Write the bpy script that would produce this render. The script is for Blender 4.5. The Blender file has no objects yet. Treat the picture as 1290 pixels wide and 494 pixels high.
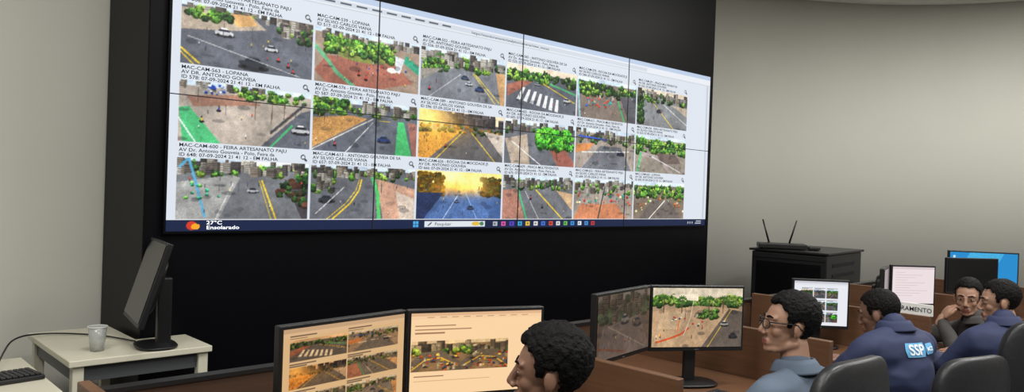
import bpy, bmesh, math, random
import numpy as np
from mathutils import Vector, Matrix, Euler, noise
from mathutils.bvhtree import BVHTree
random.seed(4); rng=np.random.default_rng(7)
sc=bpy.context.scene
try: sc.view_settings.view_transform='Standard'
except Exception: pass
COL=sc.collection
EYE=1.6
P0=Vector((-1.71,3.795,0)); D=Vector((0.7264,0.6872,0)); N=Vector((0.6872,-0.7264,0))
YAW=math.atan2(D.y,D.x)
def W(s,nd,z=0): return P0+D*s+N*nd+Vector((0,0,z))
def lin(c):
    c=np.asarray(c,float)/255.
    return np.where(c<=0.04045,c/12.92,((c+0.055)/1.055)**2.4)
# ---------- materials ----------
MATS={}
def mat(name,c,rough=.5,metal=0,spec=.5,var=.0,scale=20,bump=0,emit=0,trans=0):
    if name in MATS: return MATS[name]
    m=bpy.data.materials.new(name); m.use_nodes=True; nt=m.node_tree; b=nt.nodes['Principled BSDF']
    l=list(lin(c))+[1]
    b.inputs['Base Color'].default_value=l; b.inputs['Roughness'].default_value=rough
    b.inputs['Metallic'].default_value=metal; b.inputs['Specular IOR Level'].default_value=spec
    if trans: b.inputs['Transmission Weight'].default_value=trans
    if emit:
        b.inputs['Emission Color'].default_value=l; b.inputs['Emission Strength'].default_value=emit
    if var or bump:
        tc=nt.nodes.new('ShaderNodeTexCoord'); nz=nt.nodes.new('ShaderNodeTexNoise')
        nz.inputs['Scale'].default_value=scale; nz.inputs['Detail'].default_value=4
        nt.links.new(tc.outputs['Object'],nz.inputs['Vector'])
        if var:
            mx=nt.nodes.new('ShaderNodeMix'); mx.data_type='RGBA'
            mx.inputs[6].default_value=[x*(1-var) for x in l[:3]]+[1]
            mx.inputs[7].default_value=[min(1,x*(1+var)) for x in l[:3]]+[1]
            nt.links.new(nz.outputs['Fac'],mx.inputs[0]); nt.links.new(mx.outputs[2],b.inputs['Base Color'])
        if bump:
            bp=nt.nodes.new('ShaderNodeBump'); bp.inputs['Strength'].default_value=bump; bp.inputs['Distance'].default_value=.01
            nt.links.new(nz.outputs['Fac'],bp.inputs['Height']); nt.links.new(bp.outputs['Normal'],b.inputs['Normal'])
    MATS[name]=m; return m
def wood(name,c1,c2,rough=.4):
    m=bpy.data.materials.new(name); m.use_nodes=True; nt=m.node_tree; b=nt.nodes['Principled BSDF']
    tc=nt.nodes.new('ShaderNodeTexCoord'); mp=nt.nodes.new('ShaderNodeMapping'); mp.inputs['Scale'].default_value=(1.2,1.6,26)
    nz=nt.nodes.new('ShaderNodeTexNoise'); nz.inputs['Scale'].default_value=2; nz.inputs['Detail'].default_value=6; nz.inputs['Distortion'].default_value=.15
    cr=nt.nodes.new('ShaderNodeValToRGB'); cr.color_ramp.elements[0].position=.25; cr.color_ramp.elements[1].position=.75
    cr.color_ramp.elements[0].color=list(lin(c1))+[1]; cr.color_ramp.elements[1].color=list(lin(c2))+[1]
    nt.links.new(tc.outputs['Object'],mp.inputs[0]); nt.links.new(mp.outputs[0],nz.inputs['Vector'])
    nt.links.new(nz.outputs['Fac'],cr.inputs[0]); nt.links.new(cr.outputs[0],b.inputs['Base Color']); b.inputs['Roughness'].default_value=rough
    return m
def screenmat(name,strength):
    m=bpy.data.materials.new(name); m.use_nodes=True; nt=m.node_tree; b=nt.nodes['Principled BSDF']
    a=nt.nodes.new('ShaderNodeAttribute'); a.attribute_name='Col'
    b.inputs['Base Color'].default_value=(.004,.004,.004,1); b.inputs['Roughness'].default_value=.35; b.inputs['Specular IOR Level'].default_value=.2
    nt.links.new(a.outputs['Color'],b.inputs['Emission Color']); b.inputs['Emission Strength'].default_value=strength
    return m
M_wall=mat('wall_paint',(188,187,178),.85,var=.03,scale=2,bump=.03)
M_ceil=mat('ceiling_paint',(228,228,220),.9,var=.02,scale=3)
M_floor=mat('carpet',(90,90,92),.95,var=.15,scale=60,bump=.3)
M_black=mat('black_lacquer',(5,5,9),.42,spec=.12,var=.1,scale=3)
M_blackm=mat('black_matte_panel',(15,15,20),.6,spec=.3,var=.1,scale=4)
M_plas=mat('black_plastic',(20,20,22),.4,var=.08,scale=30)
M_plas2=mat('grey_plastic',(70,72,75),.45,var=.05,scale=30)
M_cream=mat('cream_laminate',(196,192,174),.45,var=.03,scale=8)
M_leather=mat('black_leather',(27,27,31),.42,var=.15,scale=40,bump=.15)
M_metal=mat('brushed_metal',(150,150,152),.35,metal=.9,var=.05,scale=60)
M_wood=wood('brown_wood',(84,58,41),(106,74,52))
M_woodd=wood('dark_wood',(62,45,35),(80,58,44))
M_white=mat('white_plastic',(225,225,222),.5,var=.02)
M_scr=screenmat('display_emission',1.0)
M_off=mat('screen_off',(12,12,15),.15,spec=.5,var=.05)
M_txt=mat('dark_text',(34,36,44),.8,spec=0,var=.02)
M_txtw=mat('white_text',(235,240,245),.8,spec=0,emit=.8,var=.02)
M_bez=mat('panel_bezel',(16,20,34),.5,var=.02)
# ---------- mesh builder ----------
class _V:
    def __init__(s,m): s.m=m
    def new(s,co): s.m.v.append(tuple(co)); return len(s.m.v)-1
class _F:
    def __init__(s,m): s.m=m
    def new(s,f): s.m.f.append(tuple(f)); return len(s.m.f)-1
class MB:
    def __init__(s): s.v=[];s.f=[];s.verts=_V(s);s.faces=_F(s)
    def add(s,V,F):
        n=len(s.v); s.v.extend(map(tuple,V)); s.f.extend([tuple(i+n for i in f) for f in F])
    def mesh(s,name): me=bpy.data.meshes.new(name); me.from_pydata(s.v,[],s.f); me.update(); return me
_ico={}
def ico(sub):
    if sub not in _ico:
        b=bmesh.new(); bmesh.ops.create_icosphere(b,subdivisions=sub,radius=1); b.verts.index_update()
        _ico[sub]=(np.array([v.co[:] for v in b.verts]),[tuple(v.index for v in f.verts) for f in b.faces]); b.free()
    return _ico[sub]
CUBE=np.array([(x,y,z) for x in(-.5,.5) for y in(-.5,.5) for z in(-.5,.5)]); CUBEF=[(0,1,3,2),(4,6,7,5),(0,4,5,1),(2,3,7,6),(0,2,6,4),(1,5,7,3)]
def empty(name,loc=(0,0,0),yaw=0):
    e=bpy.data.objects.new(name,None); e.location=loc; e.rotation_euler=(0,0,yaw); e.empty_display_size=.1; COL.objects.link(e); return e
def addobj(name,me,m=None,parent=None,smooth=False,bev=0,loc=None,rot=None):
    o=bpy.data.objects.new(name,me); COL.objects.link(o)
    if m is not None and len(me.materials)==0: me.materials.append(m)
    if smooth:
        for p in me.polygons: p.use_smooth=True
    if bev:
        b=o.modifiers.new('Bevel','BEVEL'); b.width=bev; b.segments=3; b.limit_method='ANGLE'
    if parent: o.parent=parent
    if loc is not None: o.location=loc
    if rot is not None: o.rotation_euler=rot
    return o
def fin(name,bm,m=None,parent=None,**k):
    me=bm.mesh(name); b=bmesh.new(); b.from_mesh(me); bmesh.ops.recalc_face_normals(b,faces=b.faces); b.to_mesh(me); b.free(); return addobj(name,me,m,parent,**k)
def xf(V,c,r,R=None):
    V=V*np.array(r)
    if R is not None: V=V@np.array(R.to_3x3()).T
    return V+np.array(tuple(c))
def box(bm,c,s,R=None): bm.add(xf(CUBE,c,s,R),CUBEF)
def cone(bm,p,q,r1,r2,seg=20,caps=True):
    p=Vector(p);q=Vector(q);v=q-p;L=v.length
    if L<1e-6:return
    R=np.array(v.to_track_quat('Z','Y').to_matrix()); t=np.arange(seg)*2*math.pi/seg; c=np.stack([np.cos(t),np.sin(t),t*0],1)
    V=np.concatenate([c*r1,c*r2+np.array([0,0,L])])@R.T+np.array(p[:])
    F=[(i,(i+1)%seg,seg+(i+1)%seg,seg+i) for i in range(seg)]
    if caps: F+=[tuple(range(seg-1,-1,-1)),tuple(range(seg,2*seg))]
    bm.add(V,F)
def ell(bm,c,r,R=None,sub=3):
    V,F=ico(sub); bm.add(xf(V,c,r,R),F)
def cap(bm,p,q,r1,r2,sub=2):
    cone(bm,p,q,r1,r2,16); ell(bm,p,(r1,)*3,sub=sub); ell(bm,q,(r2,)*3,sub=sub)
def superell(bm,c,r,e=.35,n=32,m=20,fn=None):
    sp=lambda x:math.copysign(abs(x)**e,x)
    rows=[]
    for j in range(m+1):
        ph=-math.pi/2+math.pi*j/m
        if j in(0,m):
            co=[0,0,r[2]*sp(math.sin(ph))]
            if fn: co=fn(*co)
            rows.append([bm.verts.new(Vector(co)+Vector(c))]); continue
        row=[]
        for i in range(n):
            t=2*math.pi*i/n
            co=[r[0]*sp(math.cos(ph))*sp(math.cos(t)),r[1]*sp(math.cos(ph))*sp(math.sin(t)),r[2]*sp(math.sin(ph))]
            if fn: co=fn(*co)
            row.append(bm.verts.new(Vector(co)+Vector(c)))
        rows.append(row)
    for j in range(m):
        a,b=rows[j],rows[j+1]
        for i in range(n):
            k=(i+1)%n
            if len(a)==1: bm.faces.new((a[0],b[k],b[i]))
            elif len(b)==1: bm.faces.new((a[i],a[k],b[0]))
            else: bm.faces.new((a[i],a[k],b[k],b[i]))
def tube(name,pts,r,m,parent=None):
    cu=bpy.data.curves.new(name,'CURVE'); cu.dimensions='3D'; cu.bevel_depth=r; cu.bevel_resolution=3
    s=cu.splines.new('NURBS'); s.points.add(len(pts)-1)
    for i,p in enumerate(pts): s.points[i].co=(*p,1)
    s.use_endpoint_u=True; s.order_u=3
    cu.materials.append(m); o=bpy.data.objects.new(name,cu); COL.objects.link(o)
    if parent:o.parent=parent
    return o
def text(name,body,size,m,parent,loc,rot,sx=1,align='LEFT',off=.012):
    cu=bpy.data.curves.new(name,'FONT'); cu.body=body; cu.size=size; cu.align_x=align; cu.space_line=.95
    cu.materials.append(m); cu.offset=size*off; cu.resolution_u=3
    o=bpy.data.objects.new(name,cu); COL.objects.link(o); o.parent=parent; o.location=loc; o.rotation_euler=rot; o.scale=(sx,1,1); return o
def remesh(bm,name,vox,smooth=4):
    me=bm.mesh(name+'_t')
    o=bpy.data.objects.new(name+'_t',me); COL.objects.link(o)
    r=o.modifiers.new('r','REMESH'); r.mode='VOXEL'; r.voxel_size=vox
    if smooth:
        s=o.modifiers.new('s','SMOOTH'); s.iterations=smooth; s.factor=.5
    dg=bpy.context.evaluated_depsgraph_get(); ev=o.evaluated_get(dg)
    nm=bpy.data.meshes.new_from_object(ev); nm.name=name
    bpy.data.objects.remove(o); bpy.data.meshes.remove(me)
    for p in nm.polygons: p.use_smooth=True
    nm.materials.clear()
    return nm
# ---------- painter for the flat screen pictures ----------
class Cv:
    def __init__(s,w,h,c=(128,128,128)):
        s.w,s.h=w,h; s.a=np.ones((h,w,3))*np.array(c,float)
        s.V,s.U=np.meshgrid((np.arange(h)+.5)/h,(np.arange(w)+.5)/w,indexing='ij')
    def win(s,x0,y0,x1,y1):
        a=max(0,int(x0*s.w)-1);b=min(s.w,int(x1*s.w)+2);c=max(0,int(y0*s.h)-1);d=min(s.h,int(y1*s.h)+2)
        return (slice(c,d),slice(a,b)) if b>a and d>c else None
    def put(s,m,c,n=.05,w=None,al=1.0):
        A=s.a if w is None else s.a[w]
        k=m.sum()
        if k:
            v=np.array(c,float)*(1+n*rng.standard_normal((k,1))); A[m]=v if al>=1 else A[m]*(1-al)+v*al
    def poly(s,c,pts,n=.05,al=1.0):
        xs=[p[0] for p in pts];ys=[p[1] for p in pts]; w=s.win(min(xs),min(ys),max(xs),max(ys))
        if w is None: return
        V=s.V[w];U=s.U[w]; ins=np.zeros(V.shape,bool); L=len(pts)
        for i in range(L):
            x1,y1=pts[i];x2,y2=pts[(i+1)%L]
            if y1==y2: continue
            ins^=((V<y1)!=(V<y2))&(U<(x2-x1)*(V-y1)/(y2-y1)+x1)
        s.put(ins,c,n,w,al)
    def rect(s,c,x0,y0,x1,y1,n=.0,al=1.0):
        w=s.win(x0,y0,x1,y1)
        if w: s.put((s.U[w]>=x0)&(s.U[w]<x1)&(s.V[w]>=y0)&(s.V[w]<y1),c,n,w,al)
    def line(s,c,p,q,wd,n=.03,al=1.0):
        A=s.w/s.h; w=s.win(min(p[0],q[0])-wd/A,min(p[1],q[1])-wd,max(p[0],q[0])+wd/A,max(p[1],q[1])+wd)
        if w is None: return
        px,py=p[0]*A,p[1]; qx,qy=q[0]*A,q[1]; dx,dy=qx-px,qy-py; L=dx*dx+dy*dy+1e-9; U=s.U[w]*A;V=s.V[w]
        t=np.clip(((U-px)*dx+(V-py)*dy)/L,0,1)
        s.put((U-px-t*dx)**2+(V-py-t*dy)**2<wd*wd/4,c,n,w,al)
    def curve(s,c,pts,wd):
        for i in range(len(pts)-1): s.line(c,pts[i],pts[i+1],wd)
    def ell(s,c,x,y,rx,ry,n=.08,al=1.0):
        w=s.win(x-rx,y-ry,x+rx,y+ry)
        if w: s.put(((s.U[w]-x)/rx)**2+((s.V[w]-y)/ry)**2<1,c,n,w,al)
    def speck(s,cols,x0,y0,x1,y1,k,r0,r1):
        A=s.h/s.w
        its=sorted([(rng.uniform(y0,y1),rng.uniform(x0,x1)) for i in range(k)])
        for yy,xx in its:
            c=np.array(cols[rng.integers(len(cols))],float); r=rng.uniform(r0,r1)
            if c[1]>c[0]*1.12 and c[1]>c[2]*1.1:
                s.ell(c*.5,xx,yy+r*.35,r*A*1.1,r*.8,.15)
                for j in range(9):
                    a=rng.uniform(0,6.28); q=rng.uniform(0,.9)*r; dy=math.sin(a)*q
                    s.ell(c*(1.12-.45*(dy/r)+rng.uniform(-.22,.22)),xx+math.cos(a)*q*A*1.2,yy+dy*.8,r*A*.33,r*.3,.14)
            elif abs(c[0]-c[2])<45 and c.mean()>70 and r>.028:
                w_=r*A*rng.uniform(.7,1.4); h_=r*rng.uniform(1.2,2.6); c=c*rng.uniform(.75,1.0)
                s.rect(c,xx-w_,yy-h_,xx+w_,yy+r*.3,.05); s.rect(c*.7,xx+w_*.4,yy-h_,xx+w_,yy+r*.3,.05)
                t=yy-h_+.02
                while t<yy: s.rect(c*.55,xx-w_*.9,t,xx+w_*.9,t+.013,.15); t+=.034
            else:
                s.ell(c*rng.uniform(.7,1.2),xx,yy,r*A*1.1,r*.8,.15); s.ell(c*.45,xx,yy+r*.7,r*A*1.1,r*.35,.1,.6)
    def glow(s,c,x,y,rx,ry,k=1.):
        g=np.exp(-((s.U-x)/rx)**2-((s.V-y)/ry)**2)[...,None]*k; s.a=s.a*(1-g)+np.array(c,float)*g
    def car(s,c,x,y,w=.06):
        h=w*1.1; c=np.array(c,float)
        s.ell((25,25,28),x+w*.04,y+h*.38,w*.60,h*.28,.05,.75)
        s.poly(c*.8,[(x-w*.52,y+.0),(x-w*.4,y-h*.1),(x+w*.42,y-h*.1),(x+w*.54,y+h*.08),(x+w*.52,y+h*.36),(x-w*.5,y+h*.36)],.03)
        s.poly((36,40,48),[(x-w*.34,y-h*.06),(x-w*.2,y-h*.40),(x+w*.2,y-h*.40),(x+w*.36,y-h*.06)],.05)
        s.poly(np.minimum(c*1.1,250),[(x-w*.19,y-h*.34),(x-w*.17,y-h*.46),(x+w*.17,y-h*.46),(x+w*.2,y-h*.34)],.02)
        s.ell((20,20,22),x-w*.32,y+h*.36,w*.1,h*.12); s.ell((20,20,22),x+w*.34,y+h*.36,w*.1,h*.12)
    def moto(s,x,y,c=(200,50,50)): s.ell((24,22,24),x,y+.035,.018,.022); s.line((30,28,30),(x,y+.02),(x,y-.03),.02); s.ell(c,x,y-.005,.007,.026); s.ell((40,30,28),x,y-.045,.004,.012)
    def palm(s,x,y,h=.3):
        s.line((96,80,64),(x,y),(x+.006,y-h),.016,.05)
        for a in(-2.9,-2.4,-1.9,-1.3,-.8,-.3,.1,3.1): s.line((62,104,48),(x+.006,y-h),(x+.006+math.cos(a)*.045,y-h+math.sin(a)*.07+.03),.018,.15)
    def paste(s,o,x0,y0):
        h=min(o.h,s.h-y0); s.a[y0:y0+h,x0:x0+o.w]=o.a[:h]
    def lowfreq(s,amp,nx,ny):
        g=rng.standard_normal((ny+1,nx+1)); yi=s.V*ny*.999; xi=s.U*nx*.999; a=yi.astype(int);b=xi.astype(int);fy=yi-a;fx=xi-b
        v=g[a,b]*(1-fy)*(1-fx)+g[a+1,b]*fy*(1-fx)+g[a,b+1]*(1-fy)*fx+g[a+1,b+1]*fy*fx
        s.a*=(1+amp*v)[...,None]
    def photo(s,shadow=True):
        if shadow:
            for i in range(10): s.ell((22,26,32),rng.uniform(0,1),rng.uniform(.35,1),rng.uniform(.015,.06),rng.uniform(.015,.05),.05,rng.uniform(.15,.35))
            for i in range(8):
                x=rng.uniform(.02,.98);y=rng.uniform(.35,.95); c=[(200,70,60),(235,235,235),(50,70,120),(40,40,44),(220,190,80)][rng.integers(5)]
                s.line((35,32,32),(x,y),(x,y-.03),.012); s.line(c,(x,y-.03),(x,y-.055),.014)
            for i in range(3):
                x=rng.uniform(.05,.95); y=rng.uniform(.35,.6); s.line((70,72,76),(x,y),(x+.005,y-rng.uniform(.2,.35)),.009,.03,.8)
        s.lowfreq(.07,5,3); s.lowfreq(.05,18,9); s.lowfreq(.045,50,24)
        b=s.a.copy(); b[1:-1,1:-1]=s.a[1:-1,1:-1]*.46+.135*(s.a[:-2,1:-1]+s.a[2:,1:-1]+s.a[1:-1,:-2]+s.a[1:-1,2:]); s.a=b*(1+.04*rng.standard_normal((s.h,s.w,1)))
G=[(56,92,42),(84,126,52),(40,68,36),(112,142,62)]; GD=[(34,56,32),(54,78,40),(28,42,28)]
B=[(150,140,128),(190,185,175),(112,104,98),(90,86,86),(205,200,190)]
R_=(118,121,127); RD=(92,95,103); SW=(168,155,140); BK=(78,165,112); Y=(220,190,60); RED=(150,100,86); SKY=(200,215,230)
def feeds(tw,th):
    F=[]
    def c(b=R_): x=Cv(tw,th,b); F.append(x); return x
    x=c(RD); x.rect(SKY,0,0,1,.06); x.speck(B+G,0,.05,1,.2,60,.03,.08); x.poly(SW,[(.0,.1),(.5,.06),(.62,.25),(.35,.36),(0,.45)]); x.poly((200,160,110),[(.3,.08),(.5,.05),(.55,.2),(.4,.28)]); x.speck(G,.02,.05,.4,.22,24,.03,.08)
    x.poly((130,120,110),[(.7,.0),(1,.0),(1,.4),(.8,.2)]); x.speck(B+G,.75,.1,1,.35,40,.03,.08); x.car((235,238,240),.3,.4,.13); x.car((235,238,240),.66,.55,.10); x.moto(.72,.72); x.moto(.8,.8); x.moto(.84,.9); x.line(Y,(0,.75),(.13,.97),.03); x.line(Y,(0,.82),(.09,1),.02); x.car((60,64,72),.52,.84,.2); x.line((190,190,190),(.05,.55),(.9,.98),.012)
    x=c((150,132,118)); x.rect(SKY,0,0,1,.08); x.speck(B,0,.08,1,.2,40,.03,.07); x.poly(RED,[(.1,.5),(.7,.42),(.95,.8),(.6,1),(.1,1),(.0,.8)]); x.curve((100,165,125),[(.0,.35),(.12,.6),(.2,.8),(.35,1)],.07); x.ell((120,130,70),.45,.42,.25,.12); x.speck(G,.1,.12,.75,.42,90,.04,.09); x.ell((220,215,205),.72,.6,.05,.05); x.poly((205,210,215),[(.75,.3),(.85,.35),(.8,.65),(.76,.6)]); x.poly((60,150,120),[(.86,.25),(1,.45),(1,.62),(.84,.42)]); x.moto(.4,.75); x.moto(.47,.82); x.palm(.3,.55); x.palm(.58,.5); x.speck([(40,60,140),(200,60,60)],.3,.55,.9,.75,12,.015,.025)
    x=c(R_); x.rect(SKY,0,0,1,.1); x.speck(B+G,0,.12,1,.34,90,.03,.09); x.speck(G,0,.2,.3,.45,40,.03,.07); x.poly((140,135,128),[(0,.45),(.25,.38),(0,.7)]); x.poly((185,150,110),[(.88,.3),(1,.3),(1,1),(.95,1)]); x.line(Y,(.62,.4),(.93,.95),.02); x.line(Y,(.6,.4),(.88,.98),.015); x.car((70,85,110),.5,.5,.09); x.car((60,85,140),.68,.70,.11); x.car((220,222,226),.55,.62,.08); x.moto(.1,.82); x.palm(.2,.4,.3); x.line((200,200,200),(.1,1),(.45,.45),.012)
    x=c(RD); x.rect((225,205,185),0,0,1,.14); x.speck(G+GD,0,.12,1,.34,80,.04,.09); x.poly(RED,[(0,.5),(.2,.35),(.35,.35),(.02,.75)]); 
    for i in range(7): x.poly((222,225,225),[(.22+i*.08,.5+i*.03),(.255+i*.08,.5+i*.03),(.19+i*.09,.8+i*.03),(.14+i*.09,.78+i*.03)])
    x.line(Y,(.5,.35),(.98,.7),.02); x.car((215,218,222),.86,.66,.1); x.car((180,185,190),.42,.38,.07); x.line(BK,(.6,.33),(1,.5),.04)
    x=c((125,114,106)); x.rect(SKY,0,0,1,.1); x.speck(G+GD,0,.1,1,.4,110,.04,.1); x.poly((88,88,94),[(.7,.35),(1,.3),(1,1),(.88,1)]); x.speck([(60,150,150),(210,80,60),(60,110,200),(230,225,215)],.1,.45,.6,.7,30,.02,.04); x.line((150,190,205),(.0,.1),(.05,1),.06); x.line(BK,(.68,.5),(.8,1),.06)
    x=c((120,122,124)); x.rect((215,200,180),0,0,1,.12); x.speck(G+GD+B,0,.1,1,.32,90,.04,.08); x.speck(GD,0,.2,.12,.9,50,.04,.09); x.line(Y,(.3,.35),(.72,1),.02); x.line((210,210,210),(.5,.35),(1,.85),.015); x.car((70,70,80),.42,.55,.09); x.poly(SW,[(.65,.33),(1,.38),(1,.62)])
    x=c((168,158,148)); x.rect(SKY,0,0,1,.08); x.speck(B,.0,.08,.6,.14,26,.03,.06); x.poly(BK,[(.0,.45),(.07,.42),(.3,1),(.03,1)]); x.line((230,240,235),(.0,.62),(.12,1),.02); x.speck([(40,80,190),(30,60,150),(220,225,230)],.17,.03,.32,.2,26,.02,.027); x.poly((150,115,100),[(.05,.25),(.45,.15),(.6,.3),(.1,.42)]); x.palm(.55,.55,.38); x.palm(.68,.6,.4); x.palm(.78,.5,.3); x.speck(G,.4,.05,.95,.2,40,.03,.06); x.line((70,70,72),(.95,.2),(.68,.75),.05); x.poly(RD,[(.92,.35),(1,.3),(1,1),(.6,1)]); x.line(BK,(.85,.6),(.68,1),.04); x.moto(.28,.42,(60,90,180)); x.moto(.16,.62,(220,200,60)); x.car((225,225,228),.92,.66,.14)
    x=c((94,98,107)); x.rect(SKY,0,0,1,.08); x.speck(B+G,0,.1,1,.26,90,.03,.08); x.speck(G,0,.02,.3,.3,36,.04,.1); x.poly((180,138,88),[(0,.4),(.35,.3),(.5,.34),(0,.95)],.12); x.line((210,205,195),(.0,.98),(.55,.33),.02); x.poly((80,178,112),[(.8,.33),(.86,.33),(.95,1),(.78,1)]); x.poly((150,105,95),[(.9,.32),(1,.36),(1,1),(.96,1)]); x.line((225,225,225),(.55,.4),(.3,1),.015); x.car((50,70,120),.66,.7,.12); x.line(Y,(.62,.35),(.72,.35),.02); x.moto(.2,.85); x.palm(.1,.5,.3)
    x=c((96,94,96)); x.rect((235,215,180),0,0,1,.22); x.speck([(74,70,74),(110,105,110),(72,72,80)],.15,.15,1,.3,60,.05,.12); x.glow((255,225,150),.1,.12,.2,.3); x.poly((200,145,70),[(0,.45),(.5,.35),(.12,1),(0,1)],.15); x.speck(GD+[(150,110,50)],0,.28,1,.42,60,.03,.06); x.poly((180,170,160),[(.75,.35),(1,.4),(1,.9)]); x.line(Y,(.5,.4),(.2,1),.02); x.line(Y,(.6,.4),(.9,1),.02); x.moto(.3,.72,(150,40,40)); x.glow((250,190,90),.2,.3,.35,.35,.5)
    x=c((98,100,106)); x.rect(SKY,0,0,1,.1); x.speck(G+B,.0,.1,1,.3,60,.03,.08); x.poly(SW,[(.0,.45),(.3,.3),(.35,1),(.1,1)]); x.poly((140,90,80),[(.55,.4),(.8,.45),(1,.9),(1,1),(.75,1)]); x.speck([(70,150,50),(100,175,60),(50,110,40)],.45,.15,.98,.58,90,.05,.11); x.line((230,230,230),(.1,.5),(.5,1),.02); x.line((90,60,45),(.72,.6),(.74,.85),.03)
    x=c((150,140,132)); x.rect(SKY,0,0,1,.1); x.speck(B+G,0,.12,1,.34,80,.03,.08); x.poly((190,130,85),[(.0,.42),(.3,.35),(.2,.55),(0,.62)]); x.poly((105,107,113),[(.4,.4),(.75,.4),(.95,1),(.1,1)]); x.car((40,50,80),.75,.55,.12); x.line((225,225,225),(.1,.6),(.9,.5),.02); x.line((60,90,180),(.05,.2),(.5,.25),.04)
    x=c((140,132,122)); x.rect(SKY,0,0,1,.1); x.speck(G,0,.1,1,.45,110,.05,.1); x.curve((165,152,150),[(.1,.5),(.5,.6),(.7,1)],.12); x.poly((105,92,88),[(.4,.45),(.8,.45),(.9,.7),(.5,.75)]); x.line(BK,(.1,.5),(.05,1),.08); x.line((225,225,225),(.3,.55),(.9,.95),.02)
    x=c((106,108,112)); x.rect(SKY,0,0,1,.08); x.speck(G+B,0,.08,1,.26,110,.03,.08); x.poly((152,152,150),[(.0,.4),(.4,.25),(.45,.3),(.3,1),(0,1)]); x.curve((90,160,195),[(.02,.15),(.08,.0),(.12,.3),(.16,.62),(.2,.95)],.04); x.speck([(120,200,90),(60,160,120)],.05,.4,.3,.7,10,.02,.035); x.line(Y,(.62,.33),(.74,1),.03); x.line(Y,(.6,.33),(.7,1),.012); x.poly((66,62,66),[(.8,.3),(1,.35),(1,1),(.95,1)]); x.speck(GD+[(90,60,50)],.75,.3,1,.75,40,.03,.07); x.car((210,215,220),.55,.5,.08); x.line((210,210,210),(.4,.4),(.28,1),.015)
    x=c((98,100,106)); x.rect(SKY,0,0,1,.07); x.speck(G+B,0,.07,1,.22,100,.03,.07); x.speck(G+B,0,.2,.2,.5,36,.03,.07); x.curve((225,190,60),[(.46,.25),(.44,.45),(.36,.7),(.2,1)],.03); x.curve((225,190,60),[(.44,.25),(.41,.45),(.32,.7),(.15,1)],.014); x.poly((185,148,128),[(.6,.22),(1,.4),(1,1),(.68,1)]); x.curve((80,175,100),[(.57,.22),(.62,.5),(.64,1)],.08); x.poly((200,185,172),[(.8,.45),(1,.6),(1,1),(.85,1)]); x.car((60,62,70),.14,.62,.13); x.line((220,220,220),(.3,.4),(.05,.9),.015)
    x=c((70,95,140)); x.rect((250,200,120),0,0,1,.35); x.glow((255,235,170),.5,.1,.35,.3); x.speck([(60,50,22),(84,62,22),(112,85,28),(50,58,30)],0,.05,.3,.48,130,.03,.07); x.speck([(60,50,22),(84,62,22),(50,58,30)],.75,.1,1,.48,100,.03,.07); x.poly((80,105,150),[(.4,.38),(.62,.38),(.9,1),(.1,1)],.1); x.glow((240,170,70),.5,.35,.3,.15,.8); x.line((200,210,235),(.48,.45),(.3,1),.015); x.line((150,180,225),(.56,.45),(.7,1),.015); x.poly((40,50,80),[(0,.45),(.3,.45),(.08,1),(0,1)],.15); x.glow((255,225,140),.6,.08,.17,.24,.95); x.car((120,140,180),.45,.62,.06); x.car((90,110,150),.62,.75,.08)
    x=c((106,108,113)); x.rect(SKY,0,0,1,.1); x.speck(G+B,0,.1,1,.28,80,.03,.08); x.poly((160,118,104),[(0,.35),(.18,.3),(.3,1),(0,1)]); x.line(Y,(.45,.32),(.85,1),.03); x.line(BK,(.2,.3),(.33,1),.05); x.moto(.38,.5); x.moto(.55,.7,(60,60,60)); x.line((220,220,220),(.3,.35),(.5,1),.015); x.poly((195,165,132),[(.75,.32),(1,.4),(1,.8)])
    x=c((150,140,132)); x.rect(SKY,0,0,1,.1); x.speck(B+G,0,.1,1,.36,80,.03,.08); x.speck([(205,100,60),(235,230,180),(60,140,130),(200,60,50)],.05,.35,.95,.7,44,.02,.05); x.poly((180,122,92),[(.1,.65),(.7,.6),(.9,1),(.0,1)]); x.line((40,60,60),(.5,.2),(.4,1),.04)
    x=c((122,110,98)); x.rect(SKY,0,0,1,.1); x.speck(G,0,.1,1,.4,100,.04,.09); x.speck([(205,115,65),(235,230,180),(90,160,70)],.0,.4,1,.8,36,.02,.05); x.poly((104,96,92),[(.35,.5),(.7,.5),(.95,1),(.1,1)]); x.line((230,225,210),(.6,.5),(.3,1),.03)
    for x in F: x.photo()
    return F
_fc={}
def feedset(tw,th):
    if (tw,th) not in _fc: _fc[(tw,th)]=feeds(tw,th)
    return _fc[(tw,th)]
def screen_mesh(name,cv,w,h,parent,loc):
    H_,W_=cv.a.shape[:2]
    a=lin(np.clip(cv.a,0,255))
    xs=np.linspace(-w/2,w/2,W_); zs=np.linspace(h/2,-h/2,H_)
    X,Z=np.meshgrid(xs,zs); co=np.stack([X,np.zeros_like(X),Z],-1).reshape(-1,3)
    idx=np.arange(H_*W_).reshape(H_,W_)
    q=np.stack([idx[1:,:-1],idx[1:,1:],idx[:-1,1:],idx[:-1,:-1]],-1).reshape(-1,4)
    me=bpy.data.meshes.new(name); me.vertices.add(len(co)); me.vertices.foreach_set('co',co.ravel().astype(np.float32))
    me.loops.add(q.size); me.loops.foreach_set('vertex_index',q.ravel().astype(np.int32))
    me.polygons.add(len(q)); me.polygons.foreach_set('loop_start',np.arange(0,q.size,4,dtype=np.int32))
    try: me.polygons.foreach_set('loop_total',np.full(len(q),4,dtype=np.int32))
    except Exception: pass
    me.update(calc_edges=True)
    at=me.color_attributes.new('Col','FLOAT_COLOR','POINT')
    rgba=np.ones((len(co),4),np.float32); rgba[:,:3]=a.reshape(-1,3); at.data.foreach_set('color',rgba.ravel())
    return addobj(name,me,M_scr,parent,loc=loc)

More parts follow.
